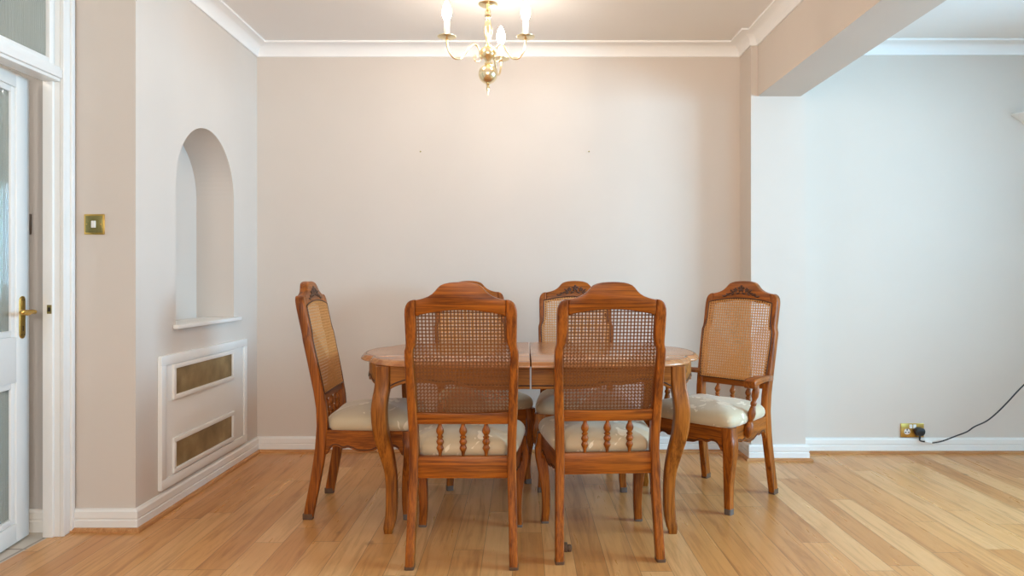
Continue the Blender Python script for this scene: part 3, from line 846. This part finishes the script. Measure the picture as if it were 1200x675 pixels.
def glide_mesh(x, y, hx, hy, h):
    b = B(); loft(b, [[(x+qx, y+qy, z) for qx, qy in rrect(hx+e, hy+e, .006, 3)] for z, e in ((-.0005, -.001), (.001, .001), (h-.001, .0012), (h, .0002))])
    return finish(b, 'glide', 40)

def cushion_mesh():
    """padded seat, rounded trapezoid outline"""
    H = [(.0, .079), (.10, .077), (.150, .079), (.160, .088), (.164, .098), (.190, .102), (.199, .110), (.203, .126), (.212, .20), (.221, .30), (.229, .40), (.231, .440), (.226, .462), (.212, .477), (.18, .484), (.12, .490), (.06, .494), (0, .4955)]
    out = [(x, y) for x, y in H]+[(-x, y) for x, y in H[-2:0:-1]]
    # ease the outline
    n = len(out); cx, cy = 0, .28
    b = B(); rings = []
    for ins, z in ((.012, .398), (.003, .400), (-.004, .408), (-.008, .420), (-.007, .434), (-.001, .447), (.009, .457), (.024, .4655), (.045, .4725), (.075, .480), (.11, .4865), (.15, .4920), (.19, .4955)):
        f = []
        for x, y in out:
            d = Vector((x-cx, y-cy)); L_ = d.length
            k = max(.05, (L_-ins*1.05)/L_) if L_ > 1e-6 else 1
            f.append((cx+d.x*k, cy+d.y*k, z))
        rings.append(f)
    loft(b, rings); return finish(b, 'seat_cushion', 80)

def arm_mesh(s):
    b = B()
    C = catmull([(.196, .030, .583, .020, .014), (.212, .075, .586, .019, .0135), (.236, .14, .588, .020, .0135), (.252, .21, .589, .023, .0135), (.258, .27, .589, .027, .014), (.258, .315, .587, .029, .015)], 5) if False else None
    K = [(.198, .040, .586, .017, .014), (.210, .075, .590, .0175, .0135), (.232, .135, .597, .019, .0135), (.248, .20, .603, .022, .0135), (.256, .26, .605, .026, .014), (.258, .305, .603, .029, .0155), (.258, .330, .597, .030, .019), (.258, .345, .592, .0295, .020), (.258, .353, .590, .028, .016)]
    PC = catmull([(k[0], k[1], k[2]) for k in K], 4); WC = catmull([(k[3], k[4], 0) for k in K], 4); rings = []
    for p, w in zip(PC, WC):
        rings.append([(s*(p.x+qx), p.y, p.z+qz) for qx, qz in rrect(w.x, w.y, .007, 3)])
    loft(b, rings); return finish(b, 'arm', 45)
def support_mesh(s):
    b = B()
    a, c = Vector((s*.252, .268, .594)), Vector((s*.2300, .318, .335))
    prof = [(0, .010), (.06, .011), (.10, .014), (.18, .0175), (.26, .0165), (.32, .011), (.35, .010), (.37, .0145), (.41, .0145), (.43, .0105), (.48, .014), (.56, .0185), (.63, .0165), (.69, .011), (.71, .010), (.73, .0145), (.77, .017), (.83, .0215), (.90, .0205), (.96, .014), (1, .006)]
    tube(b, [a.lerp(c, t_) for t_, r in prof], [r for t_, r in prof], 16)
    return finish(b, 'arm_support', 50)

def get(key, fn, mats):
    if key not in M:
        me = fn()
        for m in (mats if isinstance(mats, list) else [mats]): me.materials.append(m)
        M[key] = me
    return M[key]

def put(name, me, parent):
    o = bpy.data.objects.new(name, me); COL.objects.link(o); o.parent = parent; return o

GR = 'cane backed dining chairs round the table'
def chair(loc, f, label, arms=False, cap=.012, name='dining_chair'):
    th = math.atan2(-f[0], f[1])
    t = empty(name, (loc[0], loc[1], 0), th); tag(t, label, 'chair', GR)
    for s in (-1, 1):
        p = put('back_post', get(('post', s), lambda: post_mesh(s), OAKZ), t)
        put('glide', get(('gr', s, cap), lambda: glide_mesh(s*.19425, .001, .0163, .0215, cap), CAPD), p)
    put('crest_rail', get('crest', crest_mesh, OAKX), t)
    o = put('carving', get('carve', carving_mesh, CARVE), t); o['label'] = 'dark carved flowers and leaves'
    put('lower_rail', get('rail', rail_mesh, OAKX), t)
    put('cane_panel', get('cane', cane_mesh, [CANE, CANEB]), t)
    put('cane_spline', get('spline', border_mesh, CARVE), t)
    for x in (-.088, 0, .088): put('spindle', get(('sp', x), lambda: spindle_mesh(x), OAKZ), t)
    put('seat_rail', get('rr', rear_rail_mesh, OAKX), t)
    put('seat_rail', get('fr', lambda: rail_along((-.190, .4745), (.190, .4745), 'seat_rail', (0, 1)), [OAKX, STAIN]), t)
    for s in (-1, 1):
        put('seat_rail', get(('sr', s), lambda: rail_along((s*.1985, .078), (s*.2270, .430), 'seat_rail', (s, -.08)), [OAKY, STAIN]), t)
        l = put('leg', get(('leg', s), lambda: leg_mesh(s), OAKZ), t)
        put('glide', get(('gf', s, cap), lambda: glide_mesh(s*.2095, .447, .0160, .0160, cap), CAP), l)
        if arms:
            put('arm', get(('arm', s), lambda: arm_mesh(s), OAKY), t)
            put('arm_support', get(('sup', s), lambda: support_mesh(s), OAKZ), t)
    put('seat_cushion', get('cush', cushion_mesh, FAB), t)
    return t
chair((-.229, 2.611), (0, 1), 'oak cane back chair seen from behind, near side of table, left of the two')
chair((.332, 2.672), (-.059, .998), 'oak cane back chair seen from behind, near side of table, right of the two')
chair((-.974, 3.346), (1, .03), 'oak cane back chair seen side on at the left end of the table', cap=.026)
chair((1.13, 3.67), (-.732, -.681), 'oak cane back armchair angled at the right end of the table', True, .026, 'armchair')
chair((-.305, 4.07), (.29, -.957), 'oak chair beyond the table, almost hidden by the near left chair', cap=.026)
chair((.30, 4.0), (0, -1), 'oak chair facing us beyond the table, half hidden by the near right chair', cap=.026)

# small loose block on the floor by the near right chair
t = empty('wooden_block', (.172, 2.775, 0)); tag(t, 'small brown wooden block on the floor behind the near right chair post', 'block')
b = B(); box(b, -.018, .004, -.012, .012, 0, .034, .004); box(b, .003, .020, -.010, .012, 0, .026, .005)
obj('body', b, CAPD, t)

# ------------------------------------------------------------------ light
def area(name, loc, rot, sx, sy, e, col):
    l = bpy.data.lights.new(name, 'AREA'); l.shape = 'RECTANGLE'; l.size = sx; l.size_y = sy; l.energy = e; l.color = col
    o = bpy.data.objects.new(name, l); COL.objects.link(o); o.location = loc; o.rotation_euler = rot; return o
zc = (WZ0+WZ1)/2
area('daylight_dining_fill', ((W1[0]+W1[1])/2, YN-.13, (V0+V1)/2), (PI/2, 0, 0), W1[1]-W1[0], V1-V0, 112, (1, .95, .885))  # general fill through the unseen window behind the camera
area('daylight_sitting', ((W2[0]+W2[1])/2, YN-.13, zc), (PI/2, 0, 0), W2[1]-W2[0], WZ1-WZ0, 55, (.26, .65, 1))
area('daylight_end', (XR+.13, (EY0+EY1)/2, zc), (0, PI/2, 0), WZ1-WZ0, EY1-EY0, 365, (.40, .72, 1))
pl_ = bpy.data.lights.new('hall_lamp', 'POINT'); pl_.energy = 26; pl_.color = (1, .95, .88); pl_.shadow_soft_size = .12
po = bpy.data.objects.new('hall_lamp', pl_); COL.objects.link(po); po.location = (-2.75, 1.6, 2.3)

w = bpy.data.worlds.new('sky'); sc.world = w; w.use_nodes = True
bg = w.node_tree.nodes['Background']; bg.inputs[0].default_value = (.75, .87, 1, 1); bg.inputs[1].default_value = 1.0

vs = sc.view_settings
vs.view_transform = 'Standard'; vs.look = 'None'; vs.exposure = 0.09; vs.gamma = 1; vs.use_curve_mapping = False
sc.cycles.use_denoising = True
sc.cycles.max_bounces = 10; sc.cycles.diffuse_bounces = 6
sc.cycles.sample_clamp_indirect = 6
